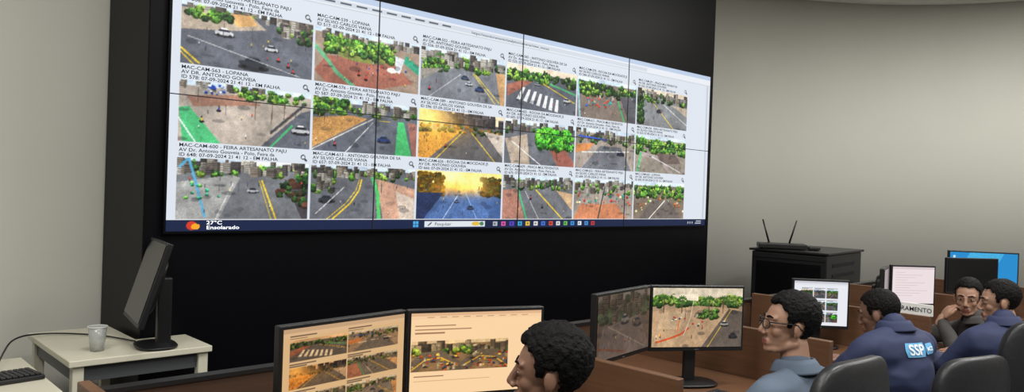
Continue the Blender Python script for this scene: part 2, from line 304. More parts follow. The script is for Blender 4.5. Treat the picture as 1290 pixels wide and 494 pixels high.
# ================= ROOM =================
CEIL=3.93
def catmull(P,k=8):
    out=[]
    for i in range(len(P)-1):
        p0=P[max(i-1,0)];p1=P[i];p2=P[i+1];p3=P[min(i+2,len(P)-1)]
        for j in range(k):
            t=j/k
            out.append(tuple(.5*((2*p1[a])+(-p0[a]+p2[a])*t+(2*p0[a]-5*p1[a]+4*p2[a]-p3[a])*t*t+(-p0[a]+3*p1[a]-3*p2[a]+p3[a])*t**3) for a in(0,1)))
    out.append(P[-1]); return out
def wallstrip(name,pts,z0,z1,th,m):
    bm=MB(); n=len(pts); cols=[]
    for i in range(n):
        a=Vector(pts[max(i-1,0)]);b=Vector(pts[min(i+1,n-1)]);t=(b-a).normalized(); o=Vector((-t.y,t.x))
        p=Vector(pts[i]); q=p+o*th
        cols.append([bm.verts.new((p.x,p.y,z0)),bm.verts.new((p.x,p.y,z1)),bm.verts.new((q.x,q.y,z1)),bm.verts.new((q.x,q.y,z0))])
    for i in range(n-1):
        for k in range(4): bm.faces.new((cols[i][k],cols[i][(k+1)%4],cols[i+1][(k+1)%4],cols[i+1][k]))
    bm.faces.new(cols[0]); bm.faces.new(cols[-1])
    o=fin(name,bm,m); 
    for p in o.data.polygons: p.use_smooth=abs(p.normal.z)<.5 and p.area<50 and n>4
    return o
A=W(-2.2,-.66); Bp=W(5.2,-.66)
back=[(A.x,A.y),(Bp.x,Bp.y)]
curve=catmull([(Bp.x,Bp.y),(2.2,8.3),(3.2,8.70),(4.5,8.76),(5.7,8.3),(6.8,7.2),(7.5,5.6),(7.6,3.2),(7.6,1)])
wallstrip('wall_back',back,0,CEIL,.15,M_wall)
wallstrip('wall_right',curve,0,CEIL,.15,M_wall)
wallstrip('wall_right_rear',[(7.6,1),(7.6,-2.6)],0,CEIL,.15,M_wall)
wallstrip('wall_front',[(7.6,-2.6),(A.x,-2.6)],0,CEIL,.15,M_wall)
wallstrip('wall_left',[(A.x,-2.6),(A.x,A.y)],0,CEIL,.15,M_wall)
wallstrip('trim_cornice',curve,3.855,CEIL,-.10,M_ceil)
wallstrip('baseboard_right',curve,0,.09,-.015,M_white)
bm=MB(); box(bm,(2,3,-.05),(13,13,.1)); fin('floor',bm,M_floor)
bm=MB(); box(bm,(2,3,CEIL+.05),(13,13,.1)); fin('ceiling',bm,M_ceil)
# ================= VIDEO WALL =================
SW_,SH=4.79,1.36; Z0=1.335
vw=empty('video_wall',W(0,0,0),YAW)
bm=MB()
box(bm,(2.392,.325,1.96),(4.976,.64,3.92))
fin('cabinet_body',bm,M_black,vw,bev=.008)
bm=MB()
for z in(Z0-.006,Z0+SH+.006): box(bm,(SW_/2,-.01,z),(SW_+.024,.03,.012))
for x in(-.006,SW_+.006): box(bm,(x,-.01,Z0+SH/2),(.012,.03,SH))
fin('screen_frame',bm,M_black,vw)
CW,CH=1300,372
cv=Cv(CW,CH,(222,229,239))
cv.rect((190,207,232),0,0,1,.028); cv.rect((234,238,244),.0,.028,1,.062); cv.rect((212,219,230),.05,.034,.8,.056); cv.rect((240,243,248),.02,.006,.16,.028)
for i in range(14): cv.rect((90,95,105),.06+i*.022+.003,.041,.06+i*.022+.018,.049)
cv.rect((205,212,222),0,.062,1,.066)
x0s=[.0100+.1532*i for i in range(6)]; ytops=[.160,.445,.730]; iw,ih=.1505,.228
tw,th=int(iw*CW),int(ih*CH)
F=feedset(tw,th)
for r in range(3):
    for c in range(6):
        f=F[r*6+c]; o=Cv(tw,th); g=f.a.mean(-1,keepdims=True); o.a=np.clip(((f.a-g)*1.12+g-108)*1.12+122,8,250)
        xx=int(x0s[c]*CW); yy=int(ytops[r]*CH); cv.paste(o,xx,yy)
        mx=x0s[c]+iw-.008; my=ytops[r]-.028
        cv.line((70,75,85),(mx,my),(mx+.004,my+.014),.008); cv.ell((90,96,106),mx,my,.0032,.011,0); cv.ell((226,232,240),mx,my,.0018,.006,0)
cv.rect((200,206,214),.988,.066,.993,.957); cv.rect((244,246,250),.0,.957-.004,1,.957)
cv.rect((26,38,72),0,.957,1,1)
cv.ell((215,60,40),.027,.978,.0055,.016,0); cv.ell((250,170,40),.031,.982,.0045,.011,0)
cv.rect((80,175,235),.312,.966,.3205,.991); cv.rect((26,38,72),.3159,.966,.3166,.991); cv.rect((26,38,72),.312,.978,.3205,.980)
cv.rect((225,230,238),.331,.965,.437,.992); cv.line((80,90,110),(.337,.985),(.342,.972),.006); cv.ell((230,190,70),.42,.978,.008,.01,0); cv.ell((70,130,90),.431,.978,.004,.01,0)
ic=[(180,190,200),(220,90,170),(90,70,200),(60,170,220),(240,200,80),(235,235,235),(70,120,220),(225,80,60),(230,230,235),(110,190,90),(60,150,230),(230,240,250),(80,150,220),(200,60,60)]
for i,cc in enumerate(ic): 
    xx=.452+i*.0165; cv.rect(cc,xx,.967,xx+.0085,.990); cv.rect(tuple(int(v*.6) for v in cc),xx+.002,.974,xx+.006,.984)
cv.rect((205,210,220),.968,.968,.985,.974); cv.rect((205,210,220),.965,.981,.985,.987)
for i in range(3): cv.rect((180,185,195),.94+i*.007,.972,.943+i*.007,.986)
screen_mesh('display_picture',cv,SW_,SH,vw,(SW_/2,-.018,Z0+SH/2))
bm=MB()
for k in(1,2,3): box(bm,(SW_*k/4,-.0195,Z0+SH/2),(.007,.004,SH))
box(bm,(SW_/2,-.0195,Z0+SH/2),(SW_,.004,.005))
fin('panel_seams',bm,M_bez,vw)
names=['FEIRA ARTESANATO PAJU','LOPANA','FEIRA ARTESANATO PAJU','ANTONIO GOUVEIA DE SA','ROCHA DA MOCIDADE JS','PRACA MULTIEVENTOS']
ave=['AV Dr. Antonio Gouveia - Polo, Feira da','AV SILVIO CARLOS VIANA','AV DR. ANTONIO GOUVEIA']
for r in range(3):
    for c in range(6):
        b=f"MAC-CAM-{(526+r*37+c*13)} - {names[(r+c)%6]}\n{ave[(r+c+(r>0))%3]}\nID {508+r*70+c*9}: 07-09-2024 21 41 12 - EM FALHA"
        text('caption_%d'%(r*6+c+1),b,.025,M_txt,vw,(x0s[c]*SW_+.004,-.0215,Z0+SH*(1-ytops[r])+.056),(math.pi/2,0,0),sx=1.22,off=.012)
text('weather_text','27°C\nEnsolarado',.026,M_txtw,vw,(.20,-.0215,Z0+.034),(math.pi/2,0,0),sx=1.5)
text('search_text','Pesquisar',.03,M_txt,vw,(.347*SW_,-.0215,Z0+.018),(math.pi/2,0,0),sx=1.2,off=0)
text('url_text','https://monitoramento/analytics/cameras/view_mosaic',.026,M_txt,vw,(.40*SW_,-.0215,Z0+SH*.945),(math.pi/2,0,0),sx=1.3,off=0)
# ================= MONITORS =================
def monitor(name,x,y,deskz,top,w,h,yaw,cv=None,tilt=0,stand_back=.06,cold=.022):
    e=empty(name,(x,y,deskz),yaw); t=top-deskz; zc=t-h/2; b=.011
    bm=MB(); box(bm,(0,.014,0),(w,.026,h)); o=fin('panel_housing',bm,M_plas,e,bev=.004,loc=(0,0,zc),rot=(tilt,0,0))
    bm=MB(); superell(bm,(0,.032,-.01),(w*.36,.025,h*.34),.4); fin('rear_bulge',bm,M_plas,e,smooth=True,loc=(0,0,zc),rot=(tilt,0,0))
    if cv is None:
        bm=MB(); box(bm,(0,-.0005,.004),(w-2*b,.003,h-2*b-.008)); s=fin('screen',bm,M_off,e,loc=(0,0,zc),rot=(tilt,0,0))
    else:
        s=screen_mesh('screen',cv,w-2*b,h-2*b-.008,e,(0,0,zc)); s.rotation_euler=(tilt,0,0)
        R=Matrix.Rotation(tilt,3,'X'); s.location=Vector((0,0,zc))+R@Vector((0,-.0015,.004))
    bm=MB(); box(bm,(0,.0,0),(.02,.002,.004)); fin('badge',bm,M_plas2,e,loc=(0,-.001,zc-h/2+.008))
    bm=MB(); box(bm,(0,stand_back+.001+cold/2,zc/2+.01),(.055,cold,zc+.0)); fin('stand_column',bm,M_plas,e,bev=.006)
    bm=MB(); superell(bm,(0,stand_back-.0,.009),(.12,.09,.009),.7); fin('stand_base',bm,M_plas,e,smooth=True)
    return e
DZ=.77
def page_rows(tint=(1,1,1),rows=3,cols=2,bg=(240,240,240),w=220,h=130,y0=.16,ihh=.2,gap=.28,mar=.06):
    p=Cv(w,h,bg); p.rect((200,200,205),0,0,1,.05); p.rect((225,225,228),0,.05,1,.09)
    tw_=int((1-2*mar)/cols*w)-2; hh=int(ihh*h); fs=feedset(tw_,hh)
    for r in range(rows):
        for c in range(cols):
            f=fs[(r*5+c*7+3)%18]
            yy=int((y0+r*gap)*h)
            if yy<h: p.paste(f,int(mar*w)+c*(tw_+2),yy)
            p.rect((110,110,115),mar+c*(tw_+2)/w,y0+r*gap-.05,mar+c*(tw_+2)/w+.2,y0+r*gap-.035); p.rect((110,110,115),mar+c*(tw_+2)/w,y0+r*gap-.027,mar+c*(tw_+2)/w+.13,y0+r*gap-.014)
    p.a*=np.array(tint); return p
m1l=page_rows((.98,.80,.60),3,2,(222,222,215),240,142,.13,ihh=.23,gap=.29,mar=.05)
m1r=Cv(260,152,(250,212,165)); m1r.rect((225,180,140),0,0,1,.04); m1r.rect((245,205,160),0,.04,1,.08)
for i in range(9): m1r.rect((150,110,80),.12+.09*i,.05,.12+.09*i+.05,.062)
for i in range(3): m1r.rect((160,120,90),.03,.15+i*.045,.03+[.3,.42,.22][i],.165+i*.045)
st=Cv(190,56,(128,112,96)); st.rect((205,200,190),0,0,1,.1); st.speck(B+G,0,.2,1,.38,60,.06,.14)
st.curve((95,92,92),[(-.05,1.1),(.12,.55),(.3,.5),(.5,.95),(.7,.5),(.88,.55),(1.05,1.1)],.36); st.curve((225,190,70),[(.0,.95),(.14,.62),(.3,.56),(.47,.85)],.03); st.curve((225,190,70),[(.53,.85),(.7,.56),(.86,.62),(1.,.95)],.03)
st.speck([(210,110,50),(230,200,90),(180,70,60),(235,230,220),(60,70,110)],0,.45,1,.98,80,.02,.06)
for i in range(12): st.car([(220,220,222),(60,62,70),(150,50,45)][i%3],.06+i*.08,.5+.35*abs(math.sin(i*1.3)),.05)
st.photo(False); st.a*=np.array((1.12,.97,.74)); m1r.paste(st,2,52)
m1r.rect((150,110,80),.03,.76,.25,.775); m1r.rect((200,155,115),.03,.82,.6,.83)
monitor('desktop_monitor',-.462,2.233,DZ,1.212,.458,.29,math.radians(50.5),m1l)
monitor('desktop_monitor',-.095,2.492,DZ,1.212,.468,.29,math.radians(22.2),m1r)
m2l=Cv(170,100,(84,68,57)); m2l.rect((110,95,85),0,0,1,.12); m2l.speck([(58,62,44),(100,84,70),(66,70,50)],0,.1,1,.45,80,.05,.1); m2l.poly((92,78,70),[(.1,.5),(.8,.4),(1,1),(0,1)]); m2l.line((130,115,95),(.2,.5),(.9,.95),.015); m2l.car((120,112,105),.5,.42,.14); m2l.car((95,80,72),.75,.5,.14); m2l.line((100,60,45),(0,.8),(.5,.95),.03); m2l.photo()
m2r=Cv(260,154,(170,150,128)); m2r.rect((225,222,210),0,0,1,.16); m2r.speck(G+[(120,145,80)],0,.14,1,.3,110,.03,.07); m2r.poly((240,235,225),[(.2,.12),(.5,.1),(.5,.22),(.3,.2)]); m2r.poly((190,165,138),[(0,.4),(.5,.3),(.95,.35),(1,.6),(.5,1),(0,1)]); m2r.poly((200,178,152),[(.1,.42),(.4,.38),(.3,.7),(.05,.7)])
m2r.poly((98,92,90),[(.55,1),(.85,.35),(1,.4),(1,1)]); m2r.line(Y,(.62,1),(.88,.36),.012); m2r.curve((210,85,45),[(.05,.92),(.2,.85),(.32,.78),(.4,.68)],.03); m2r.line((230,120,60),(.3,.5),(.28,.75),.018); m2r.curve((235,232,225),[(.45,.2),(.42,.5),(.35,.8)],.012); m2r.speck([(70,110,50),(90,130,60)],.5,.35,.72,.5,24,.03,.05); m2r.speck([(200,60,50),(60,80,150),(240,240,200)],.2,.45,.6,.7,16,.012,.02)
for px_ in(.12,.32,.62,.78): m2r.palm(px_,.42,.25)
m2r.car((210,210,215),.8,.6,.08); m2r.car((60,60,66),.9,.8,.09); m2r.photo(); m2r.a*=np.array((1,.95,.88))
monitor('desktop_monitor',.472,3.11,DZ,1.212,.452,.28,math.radians(53),m2l)
monitor('desktop_monitor',.823,3.337,DZ,1.212,.440,.285,math.radians(12),m2r)
m3=page_rows((1,1,1.02),3,3,(232,234,236),120,104,.2,ihh=.2,gap=.27,mar=.14); m3.a=np.where(m3.a<200,m3.a*.75,m3.a)
monitor('square_monitor',1.745,4.3,DZ,1.158,.315,.275,math.radians(-3),m3)
m4=Cv(100,86,(236,222,224)); m4.rect((215,200,204),0,0,1,.07)
for i in range(10): m4.rect((205,185,190),.08,.15+i*.07,.3+.06*(i*7%10),.165+i*.07)
monitor('square_monitor',2.62,4.99,DZ,1.20,.305,.265,math.radians(5),m4)
monitor('square_monitor',2.37,4.83,DZ,1.195,.29,.25,math.radians(58),None)
m6=Cv(120,72,(38,140,205)); m6.poly((70,175,225),[(.3,0),(.8,0),(.5,1),(.0,1)]); m6.rect((200,230,245),.05,.1,.08,.16); m6.rect((230,230,240),.3,.93,.7,.98)
monitor('desktop_monitor',3.25,5.40,DZ,1.232,.40,.25,math.radians(8),None)
monitor('desktop_monitor',3.52,5.72,DZ,1.262,.49,.29,math.radians(-8),m6)
# ================= CONSOLES (parallel to the video wall) =================
divs=[-.72,.78,1.90,3.10,4.30,5.43]
for i,(a,b) in enumerate(zip(divs[:-1],divs[1:])):
    cons=empty('control_desk',W(a,0,0),YAW); L_=b-a
    bm=MB(); box(bm,(L_/2,-1.437,.475),(L_,.035,.95)); fin('back_partition',bm,M_woodd,cons,bev=.004)
    bm=MB(); box(bm,(L_/2,-1.437,.957),(L_,.05,.014)); fin('partition_cap',bm,M_plas,cons)
    bm=MB(); box(bm,(L_/2,-1.94,DZ-.0125),(L_-.04,.95,.025)); fin('desk_top',bm,M_wood,cons,bev=.004)
    bm=MB(); box(bm,(0,-1.98,.5),(.034,1.04,1.0))
    if i==4: box(bm,(L_,-1.98,.5),(.034,1.04,1.0))
    fin('divider',bm,M_wood,cons,bev=.004)
sg=empty('desk_sign',W(3.10,2.36,1.03),YAW-math.pi/2)
bm=MB(); box(bm,(0,0,0),(.30,.006,.062)); fin('plate',bm,M_white,sg,bev=.002)
text('lettering','MONITORAMENTO',.033,M_txt,sg,(0,-.0045,-.012),(math.pi/2,0,0),align='CENTER',off=.006)
# ================= LEFT TABLE =================
TZ=.82
tb=empty('side_table',W(0,0,0),YAW)
def prism(bm,pts,z0,z1):
    a=[bm.verts.new((x,y,z0)) for x,y in pts]; b=[bm.verts.new((x,y,z1)) for x,y in pts]; n=len(pts)
    bm.faces.new(a); bm.faces.new(b)
    for i in range(n): bm.faces.new((a[i],a[(i+1)%n],b[(i+1)%n],b[i]))
L=[(-.49,-.365),(.11,-.365),(.11,-.03),(-.125,-.03),(-.125,.39),(-.49,.39)]
bm=MB(); prism(bm,L,TZ-.028,TZ); fin('table_top',bm,M_cream,tb,bev=.004)
bm=MB(); prism(bm,[(-.46,-.33),(.08,-.33),(.08,-.31),(-.46,-.31)],TZ-.10,TZ-.028); prism(bm,[(-.46,-.31),(-.44,-.31),(-.44,.36),(-.46,.36)],TZ-.10,TZ-.028); fin('apron',bm,M_plas2,tb)
bm=MB()
for x,y in((-.45,-.325),(.075,-.325),(-.45,.35),(-.15,.35)): box(bm,(x,y,(TZ-.028)/2),(.045,.045,TZ-.028))
fin('legs',bm,M_cream,tb,bev=.004)
t2=empty('corner_desk',W(0,0,0),YAW)
bm=MB(); prism(bm,[(-1.45,-.62),(-.57,-.62),(-.57,.1),(-1.45,.1)],.735,.765); fin('desk_top',bm,M_cream,t2,bev=.004)
bm=MB()
for x,y in((-1.4,-.57),(-.62,-.57),(-1.4,.05),(-.62,.05)): box(bm,(x,y,.3675),(.05,.05,.735))
box(bm,(-1.0,.06,.5),(.75,.018,.4)); fin('legs',bm,M_cream,t2,bev=.004)
def keyboard(x,y,z,yaw):
    kb=empty('keyboard',(x,y,z),yaw)
    bm=MB(); box(bm,(0,0,.011),(.44,.15,.018)); fin('keyboard_case',bm,M_plas,kb,bev=.005)
    bm=MB()
    for r in range(5):
        for c in range(20): box(bm,(-.2+c*.021,-.055+r*.0275-.0,.024),(.017,.021,.008))
    fin('keys',bm,M_leather,kb,bev=.002)
keyboard(-2.06,2.99,.765,math.radians(52))
for s_ in(.10,1.28,2.52,3.75): k_=W(s_,2.27); keyboard(k_.x,k_.y,DZ,YAW)
tube('keyboard_cable',[(-2.08,3.13,.79),(-2.2,3.35,.80),(-2.28,3.55,.84),(-2.22,3.72,.829),(-2.0,3.72,.829),(-1.85,3.66,.829),(-1.74,3.60,.829)],.004,M_plas)
c0=W(-.34,.20,TZ)
cup=empty('plastic_cup',c0,0)
bm=MB(); cone(bm,(0,0,.001),(0,0,.108),.028,.039,28,False); cone(bm,(0,0,.002),(0,0,.003),.027,.027,28)
o=fin('cup_body',bm,mat('translucent_plastic',(225,228,225),.2,trans=.6,var=.02),cup,smooth=True); s=o.modifiers.new('s','SOLIDIFY'); s.thickness=.0012
bm=MB(); cone(bm,(0,0,.106),(0,0,.110),.0405,.0405,28,False); o=fin('rim',bm,M_white,cup); s=o.modifiers.new('s','SOLIDIFY'); s.thickness=.002
mp=W(-.160,.235,TZ)
mo=monitor('desktop_monitor',mp.x,mp.y,TZ,TZ+.50,.42,.385,YAW-math.pi/2-math.radians(9),None,tilt=math.radians(-17),stand_back=.055,cold=.06)
# ================= RACK + ROUTER =================
e1=Vector((-.76,.65,0)); yr=math.atan2(-e1.y,-e1.x)
rk=empty('server_cabinet',(2.76,6.7,0),yr)
bm=MB(); box(bm,(-.34,.49,.565),(.68,.98,1.10)); fin('cabinet_shell',bm,M_plas,rk,bev=.01)
bm=MB(); box(bm,(-.34,.49,1.13),(.72,1.02,.02)); box(bm,(-.34,-.006,1.085),(.66,.012,.05)); fin('top_plate',bm,M_plas,rk,bev=.004)
bm=MB(); box(bm,(-.34,-.008,.56),(.58,.012,.94)); fin('glass_door',bm,M_off,rk)
bm=MB()
for i in range(9): box(bm,(.003,.45,.30+i*.09),(.006,.6,.03))
box(bm,(-.62,-.018,.6),(.015,.02,.12)); fin('vents_and_handle',bm,M_blackm,rk)
rt=empty('wifi_router',(2.50,7.10,1.14),math.radians(-12))
bm=MB(); box(bm,(0,0,.03),(.42,.22,.045)); box(bm,(.28,.02,.02),(.10,.16,.03)); fin('router_body',bm,M_plas,rt,bev=.008)
bm=MB(); cap(bm,(-.10,.09,.05),(-.16,.1,.26),.009,.007); cap(bm,(.08,.09,.05),(.14,.1,.26),.009,.007); fin('antennas',bm,M_plas,rt,smooth=True)
ph=empty('desk_telephone',W(2.25,1.75,DZ),YAW)
bm=MB(); prism(bm,[(-.09,-.1),(.09,-.1),(.09,.1),(-.09,.1)],0,.03); box(bm,(.02,.0,.045),(.12,.18,.03),Matrix.Rotation(math.radians(18),4,'X')); fin('phone_base',bm,M_plas2,ph,bev=.006)
bm=MB(); cap(bm,(-.065,-.085,.075),(-.065,.085,.095),.017,.017); ell(bm,(-.065,-.085,.065),(.024,.028,.02)); ell(bm,(-.065,.085,.08),(.024,.028,.02)); fin('handset',bm,M_plas,ph,smooth=True)
# ================= CHAIRS =================
def chair(x,y,yaw,top=1.02,arms=True):
    e=empty('office_chair',(x,y,0),yaw)
    bm=MB(); superell(bm,(.02,0,.40),(.24,.245,.045),.4,fn=lambda a,b,c:(a,b,c+.05*(b/.25)**2*.4)); fin('seat_cushion',bm,M_leather,e,smooth=True)
    hb=(top-.52)/2
    def bend(a,b,c): return (a+.66*b*b-.03*math.cos(c/hb*1.3)-.05*(c/hb)*.6,b*(1-.10*max(0,c/hb)**2),c)
    bm=MB(); superell(bm,(-.245,0,.52+hb),(.032,.235,hb),.42,n=40,m=28,fn=bend); fin('backrest',bm,M_leather,e,smooth=True)
    bm=MB(); cap(bm,(-.29,0,.62),(-.24,0,.38),.022,.022); cap(bm,(-.24,0,.37),(0,0,.35),.022,.026); cone(bm,(0,0,.1),(0,0,.38),.028,.022)
    for i in range(5):
        t=i*2*math.pi/5+.3; cap(bm,(0,0,.11),(.28*math.cos(t),.28*math.sin(t),.075),.026,.016)
    fin('pedestal',bm,M_plas,e,smooth=True)
    bm=MB()
    for i in range(5):
        t=i*2*math.pi/5+.3
        for s in(-.018,.018):
            c=Vector((.28*math.cos(t)-s*math.sin(t),.28*math.sin(t)+s*math.cos(t),.03)); o=Vector((-math.sin(t),math.cos(t),0))*.009
            cone(bm,c-o,c+o,.03,.03,20)
    fin('casters',bm,M_plas,e)
    if arms:
        bm=MB()
        for s in(-1,1):
            cap(bm,(-.05,s*.27,.38),(-.05,s*.30,.62),.014,.014); superell(bm,(.0,s*.30,.64),(.13,.035,.018),.5)
        fin('armrests',bm,M_plas,e,smooth=True)
    return e
# ================= PEOPLE =================
M_hair=mat('black_hair',(9,8,9),.7,spec=.15,var=.3,scale=160,bump=.5)
M_hairb=mat('dark_brown_hair',(15,12,11),.7,spec=.15,var=.3,scale=160,bump=.5)
M_eye=mat('eye_white',(190,182,175),.25); M_iris=mat('dark_iris',(28,18,14),.2)
def skin(nm,c):
    m=mat(nm,c,.5,var=.08,scale=22,bump=.02); m.node_tree.nodes['Principled BSDF'].inputs['Subsurface Weight'].default_value=.08; return m
def hand(e,w,dr,up,side,skm,curl=.5,name='hand'):
    w=Vector(w);dr=Vector(dr).normalized();up=Vector(up);up=(up-dr*up.dot(dr)).normalized();sd=dr.cross(up)*side
    R=Matrix((dr,sd,up)).transposed().to_4x4()
    bm=MB(); ell(bm,w+dr*.05,(.052,.040,.016),R); cap(bm,w-dr*.02,w+dr*.02,.026,.026)
    for k,(o,l) in enumerate([(-.030,.055),(-.011,.068),(.010,.075),(.030,.070)]):
        p=w+dr*(.082-abs(o)*.2)+sd*o; a=curl*.6; q=p+(dr*math.cos(a)-up*math.sin(a))*l*.5
        a=curl*1.5; r=q+(dr*math.cos(a)-up*math.sin(a))*l*.32; a=curl*2.2; t=r+(dr*math.cos(a)-up*math.sin(a))*l*.25
        cap(bm,p-dr*.02,q,.0095,.0088,1); cap(bm,q,r,.0088,.008,1); cap(bm,r,t,.008,.007,1)
    p=w+dr*.025+sd*.03; q=p+dr*.03+sd*.025-up*.006; r=q+dr*.03+sd*.006-up*.008
    cap(bm,p,q,.013,.011,1); cap(bm,q,r,.011,.0085,1)
    addobj(name,remesh(bm,name,.0035,2),skm,e)
def person(x,y,yaw,neck,headc,head_yaw,skm,shirt,trouser,hairm,head_pitch=0,elbows=None,wrists=None,hairr=.019,glasses=False,hscale=1.0,hair_drop=0,curl=.5,handdir=None,shw=.185):
    e=empty('seated_person',(x,y,0),yaw); nk=Vector(neck); hc=Vector(headc)
    hip=Vector((0,0,.545)); 
    el=elbows or [(nk.x+.10,.27,.80),(nk.x+.10,-.27,.80)]; wr=wrists or [(nk.x+.33,.15,.815),(nk.x+.33,-.15,.815)]
    bm=MB()
    ax=(nk-hip); sp=lambda t,b=0:hip+ax*t+Vector((b,0,0))
    tilt=Matrix.Rotation(math.atan2(ax.x,ax.z),4,'Y')
    ell(bm,hip,(.13,.18,.12)); ell(bm,sp(.3,.012),(.125,.165,.14),tilt); ell(bm,sp(.6,0),(.122,.17,.16),tilt); ell(bm,sp(.78,-.008),(.10,.175,.11),tilt)
    cap(bm,nk+Vector((-.01,0,-.045)),nk+Vector((.006,0,.012)),.066,.054)
    for i,s in enumerate((1,-1)):
        sh=nk+Vector((-.005,s*shw,-.085)); E_=Vector(el[i]); Wr=Vector(wr[i])
        cap(bm,nk+Vector((-.012,s*.04,-.04)),sh+Vector((0,-s*.015,.008)),.056,.060); ell(bm,sp(.78)+Vector((0,s*.10,0)),(.09,.095,.10))
        cap(bm,sh,E_,.062,.047); cap(bm,E_,Wr,.046,.034)
        kn=Vector((.43,s*.13,.53)); an=Vector((.45,s*.13,.10))
        cap(bm,(.02,s*.095,.53),kn,.092,.070); cap(bm,kn,an,.068,.048); cap(bm,(.42,s*.13,.05),(.60,s*.15,.04),.042,.034); cap(bm,an,(.44,s*.13,.05),.046,.042)
    me=remesh(bm,'body',.011,6)
    n_=len(me.vertices); co=np.empty(n_*3,np.float32); me.vertices.foreach_get('co',co); co=co.reshape(-1,3); no=np.array([v.normal[:] for v in me.vertices])
    f=np.array([noise.noise(Vector(c)*9)*.5+noise.noise(Vector((c[0]*6,c[1]*14,c[2]*22)))*.5+.6*(1-abs(noise.noise(Vector((c[0]*10+3,c[1]*10,c[2]*16))))*3) for c in co.tolist()])
    co=co+no*(.005*f)[:,None]; me.vertices.foreach_set('co',co.astype(np.float32).ravel()); me.update()
    me.materials.append(shirt); me.materials.append(trouser); me.materials.append(M_plas)
    for p in me.polygons:
        c=p.center
        p.material_index=2 if c.z<.085 else (1 if (c.z<.60 and not(c.x<.16 and c.z>.585)) else 0)
    body=addobj('body',me,None,e)
    bvh=BVHTree.FromPolygons([v.co.copy() for v in me.vertices],[tuple(p.vertices) for p in me.polygons])
    # folded collar: rises from the neckline, folds over and lies on the shoulders
    bm=MB(); n=36
    rows=[]
    for j,(rr,zz) in enumerate([(.064,.000),(.060,.022),(.058,.034),(.062,.036),(.071,.022),(.082,.000),(.084,-.006)]):
        row=[]
        for i in range(n):
            t=2*math.pi*i/n; fr=max(0,math.cos(t))
            row.append(bm.verts.new(nk+Vector((math.cos(t)*rr*1.04+zz*.2,math.sin(t)*rr,zz-.024*fr*fr+.004*math.cos(2*t)))))
        rows.append(row)
    for j in range(len(rows)-1):
        for i in range(n):
            if j>2 and i in(0,n-1): continue
            bm.faces.new((rows[j][i],rows[j][(i+1)%n],rows[j+1][(i+1)%n],rows[j+1][i]))
    o=fin('collar',bm,shirt,e,smooth=True); s_=o.modifiers.new('s','SOLIDIFY'); s_.thickness=.003
    for i,s in enumerate((1,-1)):
        E_=Vector(el[i]);Wr=Vector(wr[i]); d=(Wr-E_).normalized()
        hd=d if handdir is None or handdir[i] is None else Vector(handdir[i])
        up=Vector((0,0,1)) if abs(hd.normalized().z)<.6 else Vector((1,0,0))
        hand(e,Wr+d*.022,hd,up,s,skm,curl,'hand_left' if s>0 else 'hand_right')
    # ---- head ----
    h=bpy.data.objects.new('head_pivot',None); COL.objects.link(h); h.parent=e; h.location=hc; h.empty_display_size=.05
    h.rotation_euler=(0,-head_pitch,head_yaw); h.scale=(hscale,)*3
    bm=MB()
    ell(bm,(-.012,0,.028),(.092,.075,.086)); ell(bm,(.032,0,.012),(.056,.064,.074)); ell(bm,(.036,0,-.042),(.049,.053,.062)); ell(bm,(.026,0,-.072),(.056,.050,.038))
    ell(bm,(.070,0,-.100),(.021,.025,.018)); 
    for s in(1,-1):
        ell(bm,(.055,s*.036,-.03),(.024,.020,.024)); cap(bm,(.083,s*.016,.018),(.072,s*.046,.020),.010,.009); ell(bm,(.097,s*.012,-.042),(.011,.009,.008))
        ell(bm,(-.006,s*.076,-.012),(.018,.008,.028),Matrix.Rotation(s*.35,4,'Z')); ell(bm,(-.002,s*.073,-.034),(.010,.007,.011))
        cap(bm,(-.01,s*.045,-.07),(.055,s*.024,-.098),.018,.016)
        ell(bm,(.070,s*.031,-.002),(.016,.018,.012))
    cap(bm,(.085,0,.010),(.106,0,-.034),.0085,.0125); ell(bm,(.080,0,-.075),(.014,.026,.022)); ell(bm,(.0900,0,-.066),(.009,.021,.0060)); ell(bm,(.0885,0,-.079),(.009,.019,.0070))
    dn=(h.rotation_euler.to_matrix().inverted()@(nk+Vector((0,0,-.01))-hc))/hscale
    cap(bm,(-.022,0,-.075),dn,.052,.056)
    hm=remesh(bm,'head',.0045,3)
    lipm=mat('lips',(130,75,68),.45,var=.05)
    hm.materials.append(skm); hm.materials.append(lipm)
    for p in hm.polygons:
        c=p.center
        if c.x>.086 and abs(c.y)<.020 and -.085<c.z<-.061: p.material_index=1
    addobj('head',hm,None,h)
    bm=MB()
    for s in(1,-1): ell(bm,(.0738,s*.031,-.002),(.0125,.0130,.0060))
    fin('eyes',bm,M_eye,h,smooth=True)
    bm=MB()
    for s in(1,-1): ell(bm,(.0846,s*.031,-.002),(.0022,.0052,.0052))
    fin('irises',bm,M_iris,h,smooth=True)
    bm=MB()
    for s in(1,-1): cap(bm,(.085,s*.022,.0055),(.079,s*.042,.0045),.0032,.0028,1)
    fin('eyelids',bm,skm,h,smooth=True)
    bm=MB()
    for s in(1,-1): cap(bm,(.092,s*.014,.021),(.089,s*.032,.026),.0035,.0038,1); cap(bm,(.089,s*.032,.026),(.076,s*.048,.020),.0038,.0025,1)
    fin('eyebrows',bm,hairm,h,smooth=True)
    bm=MB(); K=1600; ga=math.pi*(3-math.sqrt(5))
